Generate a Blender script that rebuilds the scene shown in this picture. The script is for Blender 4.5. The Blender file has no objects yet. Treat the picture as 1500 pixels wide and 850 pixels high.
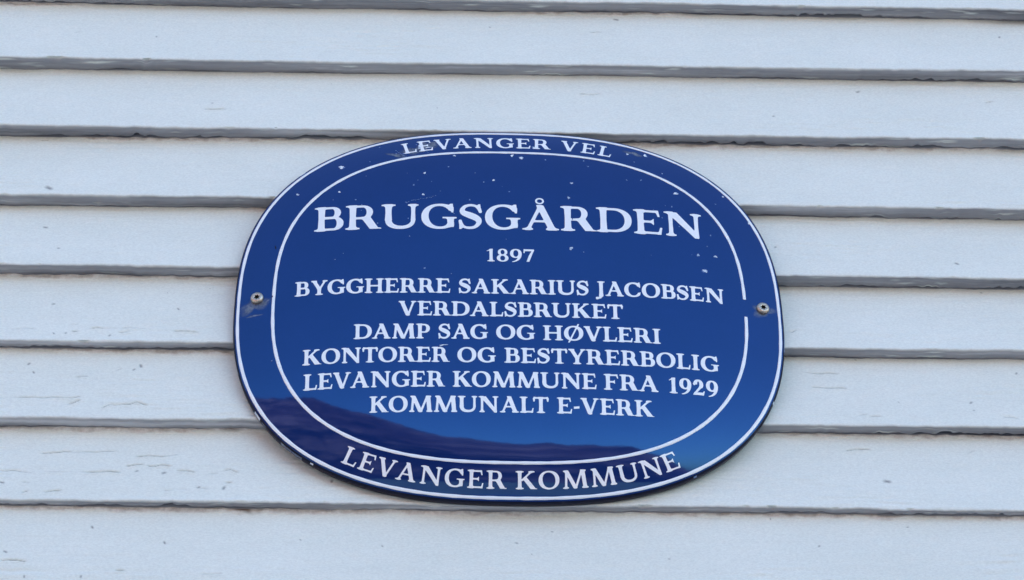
import bpy, bmesh, math, random
import numpy as np
from mathutils import Matrix, Vector

random.seed(4); rng = np.random.default_rng(11)
SC = bpy.context.scene
COL = SC.collection
mm = 0.001
SIGN_H = 2.8878                                  # height of the sign's centre above the ground

# ------------------------------------------------------------------ camera
cd = bpy.data.cameras.new('camera'); cam = bpy.data.objects.new('camera', cd); COL.objects.link(cam)
cd.sensor_width = 36.0; cd.lens = 105.58; cd.clip_start = 0.05; cd.clip_end = 2000
r_ = Vector((0.99887977, -0.04416911, -0.0169795)); u_ = Vector((-0.01256767, -0.59355703, 0.80469379)); f_ = Vector((0.04562091, 0.80357896, 0.59344721))
M = Matrix.Identity(4)
for i in range(3): M[i][0], M[i][1], M[i][2] = r_[i], u_[i], -f_[i]
M.translation = Vector((-0.09832797, -1.77302361, SIGN_H - 1.28782289))
cam.matrix_world = M
SC.camera = cam

# ------------------------------------------------------------------ sky, sun, exposure: the wall faces away from the sun
SUN_EL, SUN_AZ = math.radians(24), math.radians(-22)      # azimuth from +y (behind the wall) towards +x
world = bpy.data.worlds.new('World'); SC.world = world; world.use_nodes = True
nt = world.node_tree; bg = nt.nodes['Background']
sky = nt.nodes.new('ShaderNodeTexSky'); sky.sky_type = 'NISHITA'; sky.sun_disc = False
sky.sun_elevation = SUN_EL; sky.sun_rotation = SUN_AZ
sky.air_density = 1.0; sky.dust_density = 2.0; sky.ozone_density = 1.0
nt.links.new(sky.outputs[0], bg.inputs[0]); bg.inputs[1].default_value = 0.15
sl = bpy.data.lights.new('sun', 'SUN'); sl.energy = 2.2; sl.angle = math.radians(0.5); sl.color = (1, .93, .82)
sun = bpy.data.objects.new('sun', sl); COL.objects.link(sun)
to_sun = Vector((math.sin(SUN_AZ)*math.cos(SUN_EL), math.cos(SUN_AZ)*math.cos(SUN_EL), math.sin(SUN_EL)))
sun.rotation_euler = to_sun.to_track_quat('Z', 'Y').to_euler(); sun.location = (0, 20, 30)
vs = SC.view_settings; vs.view_transform = 'Standard'; vs.look = 'None'; vs.gamma = 1; vs.use_curve_mapping = False
vs.exposure = 1.87
SC.cycles.use_denoising = True; SC.cycles.denoising_prefilter = 'NONE'; SC.cycles.use_adaptive_sampling = False

# ------------------------------------------------------------------ helpers
def tag(o, label=None, cat=None, group=None, kind=None):
    for k, v in (('label', label), ('category', cat), ('group', group), ('kind', kind)):
        if v: o[k] = v
    return o
def empty(name, loc=(0, 0, 0), rot=(0, 0, 0)):
    o = bpy.data.objects.new(name, None); COL.objects.link(o); o.location = loc; o.rotation_euler = rot
    o.empty_display_size = 0.05; return o
def link(name, me, mats, parent=None):
    for m in (mats if isinstance(mats, (list, tuple)) else [mats]): me.materials.append(m)
    o = bpy.data.objects.new(name, me); COL.objects.link(o)
    if parent: o.parent = parent
    return o
def grid_mesh(name, V, smooth=True, wrap=False):
    """V: (rows, cols, 3) array -> quad mesh; wrap closes the columns"""
    R, Cn = V.shape[:2]; me = bpy.data.meshes.new(name)
    idx = np.arange(R*Cn).reshape(R, Cn)
    if wrap: idx = np.concatenate([idx, idx[:, :1]], 1)
    q = np.stack([idx[:-1, :-1], idx[1:, :-1], idx[1:, 1:], idx[:-1, 1:]], -1).reshape(-1, 4)
    np_mesh(me, V.reshape(-1, 3), q, smooth); return me
def np_mesh(me, v, q, smooth=True):
    me.vertices.add(len(v)); me.vertices.foreach_set('co', np.ascontiguousarray(v, np.float32).ravel())
    me.loops.add(q.size); me.loops.foreach_set('vertex_index', np.ascontiguousarray(q, np.int32).ravel())
    me.polygons.add(len(q)); me.polygons.foreach_set('loop_start', np.arange(0, q.size, q.shape[1], dtype=np.int32))
    me.polygons.foreach_set('use_smooth', np.full(len(q), smooth)); me.update(calc_edges=True); me.validate()
def mat(name):
    m = bpy.data.materials.new(name); m.use_nodes = True; n = m.node_tree
    return m, n, n.nodes['Principled BSDF']
def nd(n, t, **kw):
    x = n.nodes.new(t)
    for k, v in kw.items():
        if k in x.inputs.keys(): x.inputs[k].default_value = v
        else: setattr(x, k, v)
    return x
def noise(n, scale, detail=4, rough=.55, stretch=(1, 1, 1), src='Object'):
    tc = nd(n, 'ShaderNodeTexCoord'); mp = nd(n, 'ShaderNodeMapping'); mp.inputs['Scale'].default_value = stretch
    no = nd(n, 'ShaderNodeTexNoise', Scale=scale, Detail=detail, Roughness=rough)
    n.links.new(tc.outputs[src], mp.inputs[0]); n.links.new(mp.outputs[0], no.inputs['Vector']); return no.outputs['Fac']
def ramp(n, fac, stops):
    r = nd(n, 'ShaderNodeValToRGB'); e = r.color_ramp.elements
    while len(e) < len(stops): e.new(.5)
    for k, (p, c) in zip(e, stops): k.position = p; k.color = (*c, 1) if len(c) == 3 else c
    n.links.new(fac, r.inputs[0]); return r.outputs[0]
def mix(n, fac, a, b, mode='MIX'):
    x = nd(n, 'ShaderNodeMix', data_type='RGBA', blend_type=mode)
    for s, v in ((0, fac), (6, a), (7, b)):
        if isinstance(v, bpy.types.NodeSocket): n.links.new(v, x.inputs[s])
        else: x.inputs[s].default_value = v if s == 0 else (*v, 1)
    return x.outputs[2]
def math_(n, op, a, b):
    x = nd(n, 'ShaderNodeMath', operation=op)
    for i, v in enumerate((a, b)):
        if isinstance(v, bpy.types.NodeSocket): n.links.new(v, x.inputs[i])
        else: x.inputs[i].default_value = v
    return x.outputs[0]
def bump(n, bs, h, strength, dist):
    b = nd(n, 'ShaderNodeBump', Strength=strength, Distance=dist); n.links.new(h, b.inputs['Height']); n.links.new(b.outputs[0], bs.inputs['Normal'])

# ------------------------------------------------------------------ materials
# old white oil paint on wood, with dirt, bare caulk and rust where the mesh says so
m_paint, n, bs = mat('white_paint')
big = noise(n, 9, 4, .6, (1, 1, 2.5)); fine = noise(n, 60, 6, .6, (.12, 1, 1.6))
c = ramp(n, big, [(.3, (.775, .805, .73)), (.7, (.82, .85, .78))])
c = mix(n, math_(n, 'MULTIPLY', fine, .10), c, (.55, .56, .57))
c = mix(n, .75, c, ramp(n, noise(n, 1000, 2, .7, (.5, 1, 1)), [(.25, (.88, .88, .88)), (.5, (1, 1, 1)), (.75, (1.12, 1.12, 1.12))]), 'MULTIPLY')
ad = nd(n, 'ShaderNodeAttribute', attribute_name='dirt'); ac = nd(n, 'ShaderNodeAttribute', attribute_name='caulk'); ar = nd(n, 'ShaderNodeAttribute', attribute_name='rust'); au = nd(n, 'ShaderNodeAttribute', attribute_name='shade_wear')
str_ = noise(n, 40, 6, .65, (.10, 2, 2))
c = mix(n, math_(n, 'MULTIPLY', au.outputs['Fac'], 1.0), c, ramp(n, str_, [(.32, (.17, .17, .185)), (.44, (.31, .31, .33)), (.56, (.40, .40, .42)), (.68, (.62, .62, .64))]))  # board undersides: shade put into the colour, broken up by worn paint streaks
c = mix(n, ac.outputs['Fac'], c, ramp(n, noise(n, 130, 5, .7), [(.35, (.52, .48, .43)), (.62, (.78, .76, .71))]))
c = mix(n, ar.outputs['Fac'], c, (.13, .07, .04))
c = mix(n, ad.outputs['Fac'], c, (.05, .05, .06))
n.links.new(c, bs.inputs['Base Color']); bs.inputs['Roughness'].default_value = .52; bs.inputs['IOR'].default_value = 1.45
bump(n, bs, noise(n, 420, 5, .6, (.09, 1, 1)), .6, .0006)

# blue glass enamel
m_blue, n, bs = mat('blue_enamel')
w = math_(n, 'ADD', math_(n, 'MULTIPLY', noise(n, 35, 4, .6), .5), math_(n, 'MULTIPLY', noise(n, 900, 2, .6), .5))
bs.inputs['Roughness'].default_value = .045; bs.inputs['IOR'].default_value = 1.82; bs.inputs['Specular Tint'].default_value = (.15, .45, 1, 1)
n.links.new(ramp(n, w, [(.3, (.0040, .0175, .104)), (.7, (.0058, .0210, .126))]), bs.inputs['Base Color'])
bump(n, bs, noise(n, 260, 2, .5), .05, .00015)
m_edge, n, bs = mat('dark_enamel_edge')
n.links.new(ramp(n, noise(n, 90, 5, .65), [(.4, (.006, .007, .022)), (.66, (.010, .011, .028)), (.80, (.05, .045, .05))]), bs.inputs['Base Color']); bs.inputs['Roughness'].default_value = .3; bs.inputs['IOR'].default_value = 1.22
m_white, n, bs = mat('white_enamel')
n.links.new(ramp(n, noise(n, 120, 4, .6), [(.3, (.85, .88, .91)), (.7, (.89, .91, .94))]), bs.inputs['Base Color']); bs.inputs['Roughness'].default_value = .12; bs.inputs['IOR'].default_value = 1.55
m_chip, n, bs = mat('chipped_ground_coat')
n.links.new(ramp(n, noise(n, 500, 3, .6), [(.35, (.30, .40, .58)), (.6, (.80, .84, .88))]), bs.inputs['Base Color']); bs.inputs['Roughness'].default_value = .6
def worn(name, stops, scale, rough, amount):
    """worn or stained enamel that fades out into the sound blue towards the edge of its patch"""
    m, n, bs = mat(name); f = nd(n, 'ShaderNodeAttribute', attribute_name='fade').outputs['Fac']
    f = math_(n, 'MULTIPLY', f, math_(n, 'MULTIPLY', ramp(n, noise(n, scale*1.7, 4, .65), [(.3, (.25,)*3), (.6, (1, 1, 1))]), amount))
    n.links.new(mix(n, f, (.005, .0155, .087), ramp(n, noise(n, scale, 4, .65), stops)), bs.inputs['Base Color'])
    n.links.new(math_(n, 'ADD', math_(n, 'MULTIPLY', f, rough), .045), bs.inputs['Roughness'])
    bs.inputs['IOR'].default_value = 1.95; n.links.new(mix(n, f, (.24, .45, 1), (.5, .6, .7)), bs.inputs['Specular Tint']); return m
m_faint = worn('faint_chip', [(.35, (.10, .18, .42)), (.65, (.34, .45, .65))], 400, .5, .9)
m_smear = worn('grey_smear', [(.35, (.09, .10, .11)), (.55, (.16, .17, .17)), (.72, (.30, .32, .33))], 170, .5, .8)
m_steel, n, bs = mat('stainless_steel')
bs.inputs['Metallic'].default_value = 1; n.links.new(ramp(n, noise(n, 900, 4, .6), [(.3, (.36, .29, .22)), (.7, (.66, .58, .49))]), bs.inputs['Base Color']); bs.inputs['Roughness'].default_value = .42
m_socket, n, bs = mat('dark_socket')
bs.inputs['Base Color'].default_value = (.02, .017, .015, 1); bs.inputs['Roughness'].default_value = .8
# ------------------------------------------------------------------ ground and what the enamel mirrors: the far side of the street
m_ground, n, bs = mat('ground'); 
n.links.new(ramp(n, noise(n, .35, 6, .6), [(.35, (.26, .255, .25)), (.65, (.38, .375, .365))]), bs.inputs['Base Color']); bs.inputs['Roughness'].default_value = .9
bm = bmesh.new(); bmesh.ops.create_grid(bm, x_segments=24, y_segments=24, size=600); me = bpy.data.meshes.new('ground'); bm.to_mesh(me); bm.free()
tag(link('ground', me, m_ground), kind='structure')

m_field, n, bs = mat('dry_grass'); n.links.new(ramp(n, noise(n, .5, 6, .65), [(.35, (.40, .26, .13)), (.65, (.72, .55, .34))]), bs.inputs['Base Color']); bs.inputs['Roughness'].default_value = .95
a_ = np.radians(np.linspace(-80, 80, 60)); r_a = np.array([19., 30, 45, 62])[:, None]+1.5*np.sin(a_*23)[None]+np.sin(a_*51+1)[None]
tag(link('field', grid_mesh('field', np.stack([r_a*np.sin(a_), -r_a*np.cos(a_), np.full_like(r_a, .02)], -1)), m_field), kind='structure')
m_heath, n, bs = mat('heather_hillside'); n.links.new(ramp(n, noise(n, .022, 7, .66, (1, 1, 3)), [(.36, (.03, .015, .02)), (.48, (.22, .07, .07)), (.60, (.55, .20, .17))]), bs.inputs['Base Color']); bs.inputs['Roughness'].default_value = .95
m_scrub, n, bs = mat('dark_scrub'); n.links.new(ramp(n, noise(n, .07, 7, .66, (1, 1, 3)), [(.40, (.010, .006, .008)), (.50, (.05, .02, .02)), (.60, (.40, .14, .11))]), bs.inputs['Base Color']); bs.inputs['Roughness'].default_value = .95
def fnoise(R, Cn, lr, lc, seed):
    """smooth unit-variance noise field with correlation lengths lr, lc (in samples)"""
    g = np.random.default_rng(seed); fr = np.fft.fftfreq(R)[:, None]; fc = np.fft.rfftfreq(Cn)[None]
    a = np.fft.irfft2(np.fft.rfft2(g.standard_normal((R, Cn)))*np.exp(-2*(np.pi**2)*((fr*lr)**2+(fc*lc)**2)), s=(R, Cn)); return a/(a.std()+1e-9)
def n1(Cn, l, seed): return fnoise(1, Cn, 0, l, seed)[0]
def hills(name, label_m, r0, r1, r2, prof, rough, seed):
    """ridge seen from the wall: prof gives the skyline (azimuth, elevation in degrees) at distance r1, the slope starts at r0 and falls away to r2"""
    az = np.radians(np.linspace(-75, 75, 700)); e = np.interp(np.degrees(az), *np.array(prof).T); k = np.ones(9)/9; e = np.convolve(np.pad(e, 4, 'edge'), k, 'valid')
    rr = np.concatenate([np.linspace(r0, r1, 60), np.linspace(r1, r2, 20)[1:]])
    f = np.where(rr <= r1, .5-.5*np.cos(np.pi*np.clip((rr-r0)/(r1-r0), 0, 1)), .5+.5*np.cos(np.pi*np.clip((rr-r1)/(r2-r1), 0, 1)))
    nz = fnoise(len(rr), len(az), 2.2, 9, seed)*.5+fnoise(len(rr), len(az), 1, 2.2, seed+1)*.35+fnoise(len(rr), len(az), 7, 40, seed+2)*.8
    H = f[:, None]*np.tan(np.radians(np.maximum(e, 0)))[None]*r1; Z = H+rough*nz*(H/(H+rough*3))*np.clip(f, .15, 1)[:, None]-.6
    V = np.stack([rr[:, None]*np.sin(az)[None], -rr[:, None]*np.cos(az)[None], Z], -1)
    tag(link(name, grid_mesh(name, V), label_m), kind='structure')
hills('hill', m_heath, 120, 330, 560, [(-75, 14), (-40, 19.5), (-31, 20.4), (-22, 20.6), (-14, 19.2), (-10, 17.7), (-6.4, 16.1), (-4.2, 14.4), (-1.6, 13.4), (1, 12.0), (2.5, 11.2), (4, 11.6), (6.2, 10.8), (8.8, 11.3), (12.3, 10.1), (14.5, 8.3), (17.5, 6.0), (20.5, 2.8), (24, .6), (75, .3)], 2.6, 71)
hills('scrub_ridge', m_scrub, 46, 95, 140, [(-75, 11), (-40, 14), (-25, 15.4), (-20, 15.9), (-17, 15.2), (-14, 16.2), (-10, 14.5), (-8.4, 12.6), (-5, 11.6), (0, 8.8), (4, 8.6), (8, 7.8), (12, 6.6), (16, 4.0), (19, 1.5), (22, .3), (75, .2)], 1.1, 81)

# ------------------------------------------------------------------ the weatherboard wall: one mesh, boards lapped, modelled at paint scale round the sign
# drip edge of each board (height above the sign's centre, mm) at x = -0.38 m and x = +0.39 m, bottom to top
DRIP = [(-234.6, -237.0), (-164.2, -166.1), (-95.7, -95.6), (-29.3, -27.8), (39.2, 37.3), (104.3, 103.2), (170.9, 171.2), (238.0, 240.8), (307.0, 304.8), (374.5, 374.0)]
SPECKS = [(-345.9, -44.1, 1.57), (-341.8, -52.4, 1.35), (-265.8, -44.8, 2.02), (-270.5, -48.5, 1.35), (-332.2, 8.9, 1.35), (-241.4, 5.4, 1.35), (-329.5, -21.3, 1.12), (-320.7, -20.9, 1.12), (-289.2, -22.8, 1.35), (-271.1, 267.3, 1.12), (90.1, 297.7, 2.25), (-10.2, 285.8, 0.9), (394.9, 283.6, 1.57), (277.1, 226.2, 1.8), (207.9, 195.1, 1.12), (332.9, -71.4, 1.57), (334.0, -79.1, 0.9), (370.2, -42.0, 1.35), (265.8, -139.5, 2.7), (-343.5, 80.3, 1.8), (-331.8, 57.6, 1.12), (335.6, 53.6, 1.8), (200.8, 69.0, 1.35), (-126.8, -144.2, 1.8), (-263.5, -136.4, 1.35), (-244.4, -137.9, 1.8), (-219.5, -151.2, 1.35), (-201.9, -151.6, 2.02), (-356.2, -148.3, 1.8), (-291.5, -182.2, 1.57), (-241.0, -195.0, 1.57), (-349.2, -204.3, 1.57), (-334.5, -225.4, 1.35), (-296.1, -225.0, 1.35), (-342.8, 112.3, 3.15), (-175.3, 172.7, 1.12), (180.9, -169.4, 0.9), (27.2, -182.2, 0.9), (2.2, -192.5, 1.12), (280.2, -71.5, 0.68), (-52.3, 198.9, 0.68), (-224.8, 200.9, 0.9), (353.5, 33.9, 0.9), (253.5, -29.6, 0.9), (277.2, -175.7, 0.9), (213.2, -193.1, 1.12), (107.6, -205.3, 0.9), (-91.0, -196.2, 0.9), (-147.6, -191.3, 0.9)]
CRACKS = [[(-361.2, -17.5), (-353.9, -17.1), (-349.9, -17.7), (-343.1, -17.0)], [(-318.4, -12.0), (-313.0, -11.6)], [(-316.9, -19.3), (-312.5, -18.6)], [(-303.4, -15.2), (-293.6, -14.7)], [(-292.5, -15.9), (-287.7, -14.9), (-283.3, -14.2)], [(-281.3, -15.4), (-272.9, -14.7), (-263.6, -14.9)], [(-282.5, -19.1), (-275.2, -18.4)], [(-243.3, -17.0), (-235.9, -17.2), (-225.9, -18.6)], [(-363.5, -77.3), (-353.9, -76.8), (-352.0, -77.1), (-334.6, -76.6), (-329.8, -76.8), (-316.3, -76.6), (-306.6, -76.2)], [(-290.5, -86.0), (-284.9, -83.3), (-273.9, -82.2), (-266.7, -80.1), (-259.4, -81.2)], [(-310.9, -56.8), (-303.2, -54.9)], [(-314.9, -82.2), (-306.9, -79.2)], [(-358.5, -137.3), (-341.9, -137.4), (-337.0, -139.0), (-331.0, -137.2), (-322.8, -138.3), (-310.9, -139.0), (-301.6, -136.9), (-294.4, -137.9), (-282.5, -137.5), (-275.3, -138.0)], [(-271.0, -131.7), (-263.9, -130.7), (-259.1, -130.1)], [(-256.2, -130.4), (-247.2, -130.8), (-240.0, -131.6)], [(-235.5, -135.3), (-229.3, -135.5), (-223.0, -136.2)], [(-212.9, -138.1), (-207.2, -137.2)], [(-202.6, -135.2), (-197.8, -134.0), (-192.5, -136.5)], [(-243.6, -153.5), (-236.5, -153.7), (-228.4, -153.0)], [(-342.0, -148.7), (-337.2, -148.6)], [(-341.3, -156.6), (-337.6, -156.0)], [(-326.2, -156.4), (-314.6, -154.3)], [(-221.4, -151.3), (-212.8, -152.6)], [(-201.2, -145.9), (-196.4, -145.3)], [(-241.5, -195.0), (-234.5, -193.8)], [(-214.4, -222.6), (-200.5, -220.8)], [(-272.8, -218.8), (-267.2, -218.8)], [(-366.7, 277.2), (-362.5, 277.6)], [(69.5, 281.5), (77.0, 281.6)], [(58.9, 217.6), (66.3, 217.1), (74.8, 218.3)], [(237.9, -85.6), (243.9, -85.0)], [(250.3, -84.9), (256.2, -84.8)], [(258.0, -86.6), (265.9, -86.5)], [(204.9, -10.1), (207.3, -11.6), (210.4, -10.0)], [(208.7, -5.5), (216.8, -4.7)], [(355.1, -85.9), (364.9, -86.4)], [(376.3, 215.0), (382.4, 217.2)], [(-334.4, 270.8), (-330.3, 272.3)], [(-353.0, 166.6), (-347.9, 167.3)], [(171.9, -166.7), (186.3, -167.1)], [(-352.2, -213.1), (-345.3, -211.9), (-334.6, -212.3)], [(239.3, -110.3), (256.5, -109.5)], [(327.4, -112.7), (331.7, -109.7)], [(-331.3, -120.1), (-314.8, -118.2), (-298.0, -119.1), (-279.0, -117.2)], [(-264.4, -122.2), (-235.7, -120.1)], [(212.5, -42.4), (239.8, -43.8)], [(218.8, -57.9), (243.6, -58.8)], [(-230.3, 193.9), (-214.6, 193.9)], [(-283.1, -49.2), (-279.3, -47.4)], [(-194.0, -16.0), (-190.5, -16.5)]]
# stretches (x0, x1 in mm) of each joint that are filled with rough caulk, by index of the upper board's drip edge
CAULK = {1: [(-400, 400)], 2: [(190, 400), (-400, -175)], 3: [(-400, -150)], 4: [(-400, -190)], 5: [(-200, 20)], 6: [(-330, 20), (90, 400)], 8: [(-400, -330), (20, 150)]}
CR = {9: [(-400, 400, .8)], 1: [(-400, -175, .7), (190, 400, 1.2)], 6: [(-360, 20, .8), (70, 400, .9)], 0: [(-400, -200, .8)], 2: [(250, 400, .8)], 8: [(-400, -330, .8), (200, 400, 1.2)], 7: [(300, 400, 1.0)], 4: [(200, 400, .7)], 5: [(250, 400, .8)], 3: [(-400, -170, .5)]}
D0, DX, DZ = 12.2, 0.7, 0.72
DEPTH = [13.0, 14.4, 12.2, 11.7, 12.2, 11.4, 13.0, 14.0, 13.6, 13.0]           # how far each lap stands out (mm)
xf = np.arange(-470, 470+DX, DX); NX = len(xf)
def interp(d, x): return d[0]+(d[1]-d[0])*(x+380)/770.
def soft(x, spans, f=25):
    m = np.zeros_like(x)
    for a, b in spans: m = np.maximum(m, np.clip(np.minimum(x-a, b-x)/f+.5, 0, 1))
    return m
VV, QQ, AT = [], [], {k: [] for k in ('dirt', 'caulk', 'rust', 'shade_wear')}; base = 0
def push(V, at):
    global base
    R, Cn = V.shape[:2]; idx = np.arange(R*Cn).reshape(R, Cn)+base
    QQ.append(np.stack([idx[:-1, :-1], idx[1:, :-1], idx[1:, 1:], idx[:-1, 1:]], -1).reshape(-1, 4)); VV.append(V.reshape(-1, 3)); base += R*Cn
    for k in AT: AT[k].append(np.broadcast_to(at.get(k, 0.), (R, Cn)).ravel())
for k in range(len(DRIP)-1):
    # board k: joint with the board above at DRIP[k+1], its own drip edge at DRIP[k]
    j = k+1; sd = 100*k+1000
    edge = lambda i: .22*n1(NX, 60, 7+i*31)+.13*n1(NX, 9, 8+i*31)+.13*n1(NX, 2.5, 9+i*31)
    zt = interp(DRIP[j], xf)+edge(j); zb = interp(DRIP[k], xf)+edge(k)
    dep = DEPTH[j]+.5*n1(NX, 260, sd+3); depu = DEPTH[k]+.5*n1(NX, 260, sd-100+3)
    ck = soft(xf, CAULK.get(j, []))
    # face
    NF = 96; s = np.linspace(0, 1, NF)**1.0; S = s[:, None]
    top = zt-.02; z = top*(1-S)+(zb+1.5)*S; y = dep*(1-S)+.25*S
    dd = (zt[None]-z)                                              # mm below the joint
    h = .42*np.exp(-((z-zb-2.2)/1.3)**2)*(.8+.3*n1(NX, 12, sd+10))+.045*fnoise(NF, NX, 1.6, 60, sd+11)+.040*fnoise(NF, NX, .8, 14, sd+12)+.10*fnoise(NF, NX, 25, 160, sd+13)
    dens = np.clip(fnoise(NF, NX, 10, 60, sd+14)-.2+.9*(S-.35)*(1.0 if k < 4 else .35), 0, 1.4)      # rough patches, mostly on the lower boards
    h += .14*dens*fnoise(NF, NX, 1.0, 10, sd+15)-.16*dens*np.clip(np.abs(fnoise(NF, NX, 1.1, 16, sd+16))*-1+.10, 0, 1)*8*.55
    dirt = .0*z
    # fine pin-holes
    pin = fnoise(NF, NX, .7, .9, sd+17); dirt = np.maximum(dirt, np.clip((pin-4.05)*1.2, 0, .55))
    # measured specks, nicks and cracks in the paint
    for (px, pz), r in [((a, b), r) for a, b, r in SPECKS]:
        if zb.mean()-2 < pz < zt.mean()+2:
            i0 = np.searchsorted(xf, px-8); i1 = np.searchsorted(xf, px+8); X = xf[None, i0:i1]; Z = z[:, i0:i1]
            wob = 1+.35*np.sin(np.arctan2(Z-pz, X-px)*2+px)
            q = np.hypot((X-px)/1.25, Z-pz)/(r*wob*.72); dirt[:, i0:i1] = np.maximum(dirt[:, i0:i1], .7*np.clip(1.2-q, 0, 1)); h[:, i0:i1] -= .35*np.clip(1.2-q, 0, 1)
    for poly in CRACKS:
        pts = np.array(poly)
        if not (zb.mean()-2 < pts[:, 1].mean() < zt.mean()+2): continue
        i0 = np.searchsorted(xf, pts[:, 0].min()-5); i1 = np.searchsorted(xf, pts[:, 0].max()+5)
        if i1-i0 < 2: continue
        X = xf[i0:i1]; cz = np.interp(X, pts[:, 0], pts[:, 1])+.5*n1(NX, 4, int(abs(pts[0, 0])))[i0:i1]; fade = np.clip(np.minimum(X-pts[0, 0], pts[-1, 0]-X)/2.5+.5, 0, 1)
        amp = fade*np.clip(.95+.4*n1(NX, 8, int(abs(pts[0, 1])+3))[i0:i1], .1, 1.3)
        q = z[:, i0:i1]-cz[None]
        h[:, i0:i1] += amp*(-.9*np.exp(-(q/.6)**2)+.40*np.exp(-((q+1.4)/.8)**2)); dirt[:, i0:i1] = np.maximum(dirt[:, i0:i1], amp*.48*np.exp(-(q/.36)**2))
    # caulk bead and grime just under the joint
    cw = 3.4+1.0*n1(NX, 20, sd+21)+.5*n1(NX, 4, sd+22)
    cm = ck[None]*np.clip((cw[None]-dd)/1.2, 0, 1)
    h += cm*(.9+.35*fnoise(NF, NX, 1.3, 4, sd+23))
    grime = np.clip(1-dd/(2.4+.8*n1(NX, 30, sd+24)[None]), 0, 1)
    dirt = np.maximum(dirt, .09*grime*(.6+.4*fnoise(NF, NX, 1, 20, sd+25)).clip(0, 1))
    rust = np.zeros_like(z)
    if j == 1: rust = np.clip(1.2-np.hypot((xf[None]+186)/13, dd/5), 0, 1)*(.55+.45*fnoise(NF, NX, 1.5, 3, sd+26)).clip(0, 1)
    if j == 2: rust = np.clip(1.1-np.hypot((xf[None]+199)/9, dd/3), 0, 1)*.7
    if j == 8: dirt = np.maximum(dirt, np.clip((xf[None]-370)/40, 0, 1)*np.clip(1.1-dd/7, 0, 1)*.6)
    y = y-h
    # slit between this face and the board above
    ws = np.clip(.55+.50*n1(NX, 14, sd+31)+.30*n1(NX, 2, sd+32), 0, None)
    for a, b, g in CR.get(j, []): ws = ws+soft(xf, [(a, b)], 60)*np.clip(2.6*g*(.55+.5*n1(NX, 8, sd+33)+.35*n1(NX, 2, sd+34)), 0, 3.6)
    yt = y[0]
    slit_y = [yt-ws, yt-ws, yt, yt]; slit_z = [zt+.05, zt+4, zt+4, zt+.02]
    # rounded drip edge and underside (of this board), running in to the face of the board below
    e1 = h[-1]; NR = 6; a = np.linspace(0, 1, NR+1)[1:]*np.pi/2; rr = (1.1+.35*n1(NX, 25, 41+sd).clip(-2, 2))
    chip = np.clip(n1(NX, 5, 42+sd)-1.55, 0, 1.2)*1.5
    ey = [-e1+.25+rr*(1-np.cos(t))+chip for t in a]; ez = [zb+1.5*(1-np.sin(t))+chip*.6 for t in a]
    NU = 20; su = np.linspace(0, 1, NU+1)[1:]; und = .16*fnoise(NU, NX, 3, 70, sd+51)+.14*fnoise(NU, NX, 1.2, 12, sd+52)+.22*np.clip(fnoise(NU, NX, 3, 30, sd+53)-1.0, 0, 2)
    yin = depu-.0
    # the inner end meets the slit of the joint below: computed the same way for the board underneath
    yend = depu+3 if k == 0 else slit_end; uy = [ey[-1]*(1-t)+yend*t for t in su]; uz = [zb-und[i]*(1-t)+.05+.25*t for i, t in enumerate(su)]
    Y = np.concatenate([np.array([slit_y[2], slit_y[3]]), y, np.array(ey), np.array(uy)]); Z = np.concatenate([np.array([slit_z[2], slit_z[3]]), z, np.array(ez), np.array(uz)])
    nR = len(Y); pad = lambda A, v=0.: np.concatenate([np.full((2, NX), v), A, np.full((nR-2-NF, NX), v)])
    shade_rows = np.concatenate([np.full((2, NX), 1.), np.zeros((NF, NX)), np.linspace(.15, .9, NR)[:, None]*np.ones((1, NX)), np.clip(1.0-.55*np.clip(fnoise(NU, NX, 1.6, 9, sd+61)-1.3, 0, 1.5), 0, 1)])  # painted shade tone on underside and slit rows, paler at paint flakes
    V = np.stack([np.broadcast_to(xf, Y.shape), Y, Z], -1)*mm; V[..., 2] += SIGN_H
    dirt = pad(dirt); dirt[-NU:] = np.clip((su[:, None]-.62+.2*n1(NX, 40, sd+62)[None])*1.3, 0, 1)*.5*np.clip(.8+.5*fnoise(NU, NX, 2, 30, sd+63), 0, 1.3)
    push(V, {'dirt': dirt, 'caulk': pad(cm), 'rust': pad(rust), 'shade_wear': shade_rows})
    slit_end = yt-ws
    # the slit's front side: a thin dark reveal at the inner end of the board above
    Vs = np.stack([np.stack([xf, yt-ws, zt+.25], -1), np.stack([xf, yt-ws, zt+3.5], -1), np.stack([xf, yt+.8, zt+3.5], -1)])*mm; Vs[..., 2] += SIGN_H
    push(Vs, {'shade_wear': 1., 'dirt': .5})
# the rest of the wall, plainer: the same boards to the left and right, and boards above and below
def plain(x0, x1, d_bot, d_top):
    xs = np.linspace(x0, x1, 7); zt, zb = interp(d_top, xs), interp(d_bot, xs)
    rows = [(D0+.5, zt+.5), (D0, zt), (.25, zb+1.5), (.5, zb+.5), (1.2, zb), (D0+2, zb+.2)]
    V = np.stack([np.stack([xs, np.full_like(xs, y), z], -1) for y, z in rows])*mm; V[..., 2] += SIGN_H
    push(V, {'shade_wear': np.array([1, 0, 0, .3, 1, 1.])[:, None]*np.ones((1, 7))})
flat = lambda v: (v, v)
for k in range(len(DRIP)-1):
    for x0, x1 in ((-4200, -470), (470, 4200)):
        a0, a1 = interp(DRIP[k], x0 if x0 > 0 else x1), interp(DRIP[k+1], x0 if x0 > 0 else x1); plain(x0, x1, flat(a0), flat(a1))
for i in range(46): plain(-4200, 4200, flat(374.2+i*69), flat(374.2+(i+1)*69))
for i in range(36): plain(-4200, 4200, flat(-236-(i+1)*69), flat(-236-i*69))
me = bpy.data.meshes.new('weatherboard_wall'); np_mesh(me, np.concatenate(VV), np.concatenate(QQ), True)
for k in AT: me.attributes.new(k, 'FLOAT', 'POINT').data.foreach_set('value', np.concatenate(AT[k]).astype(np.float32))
wall = link('weatherboard_wall', me, m_paint)
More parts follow.
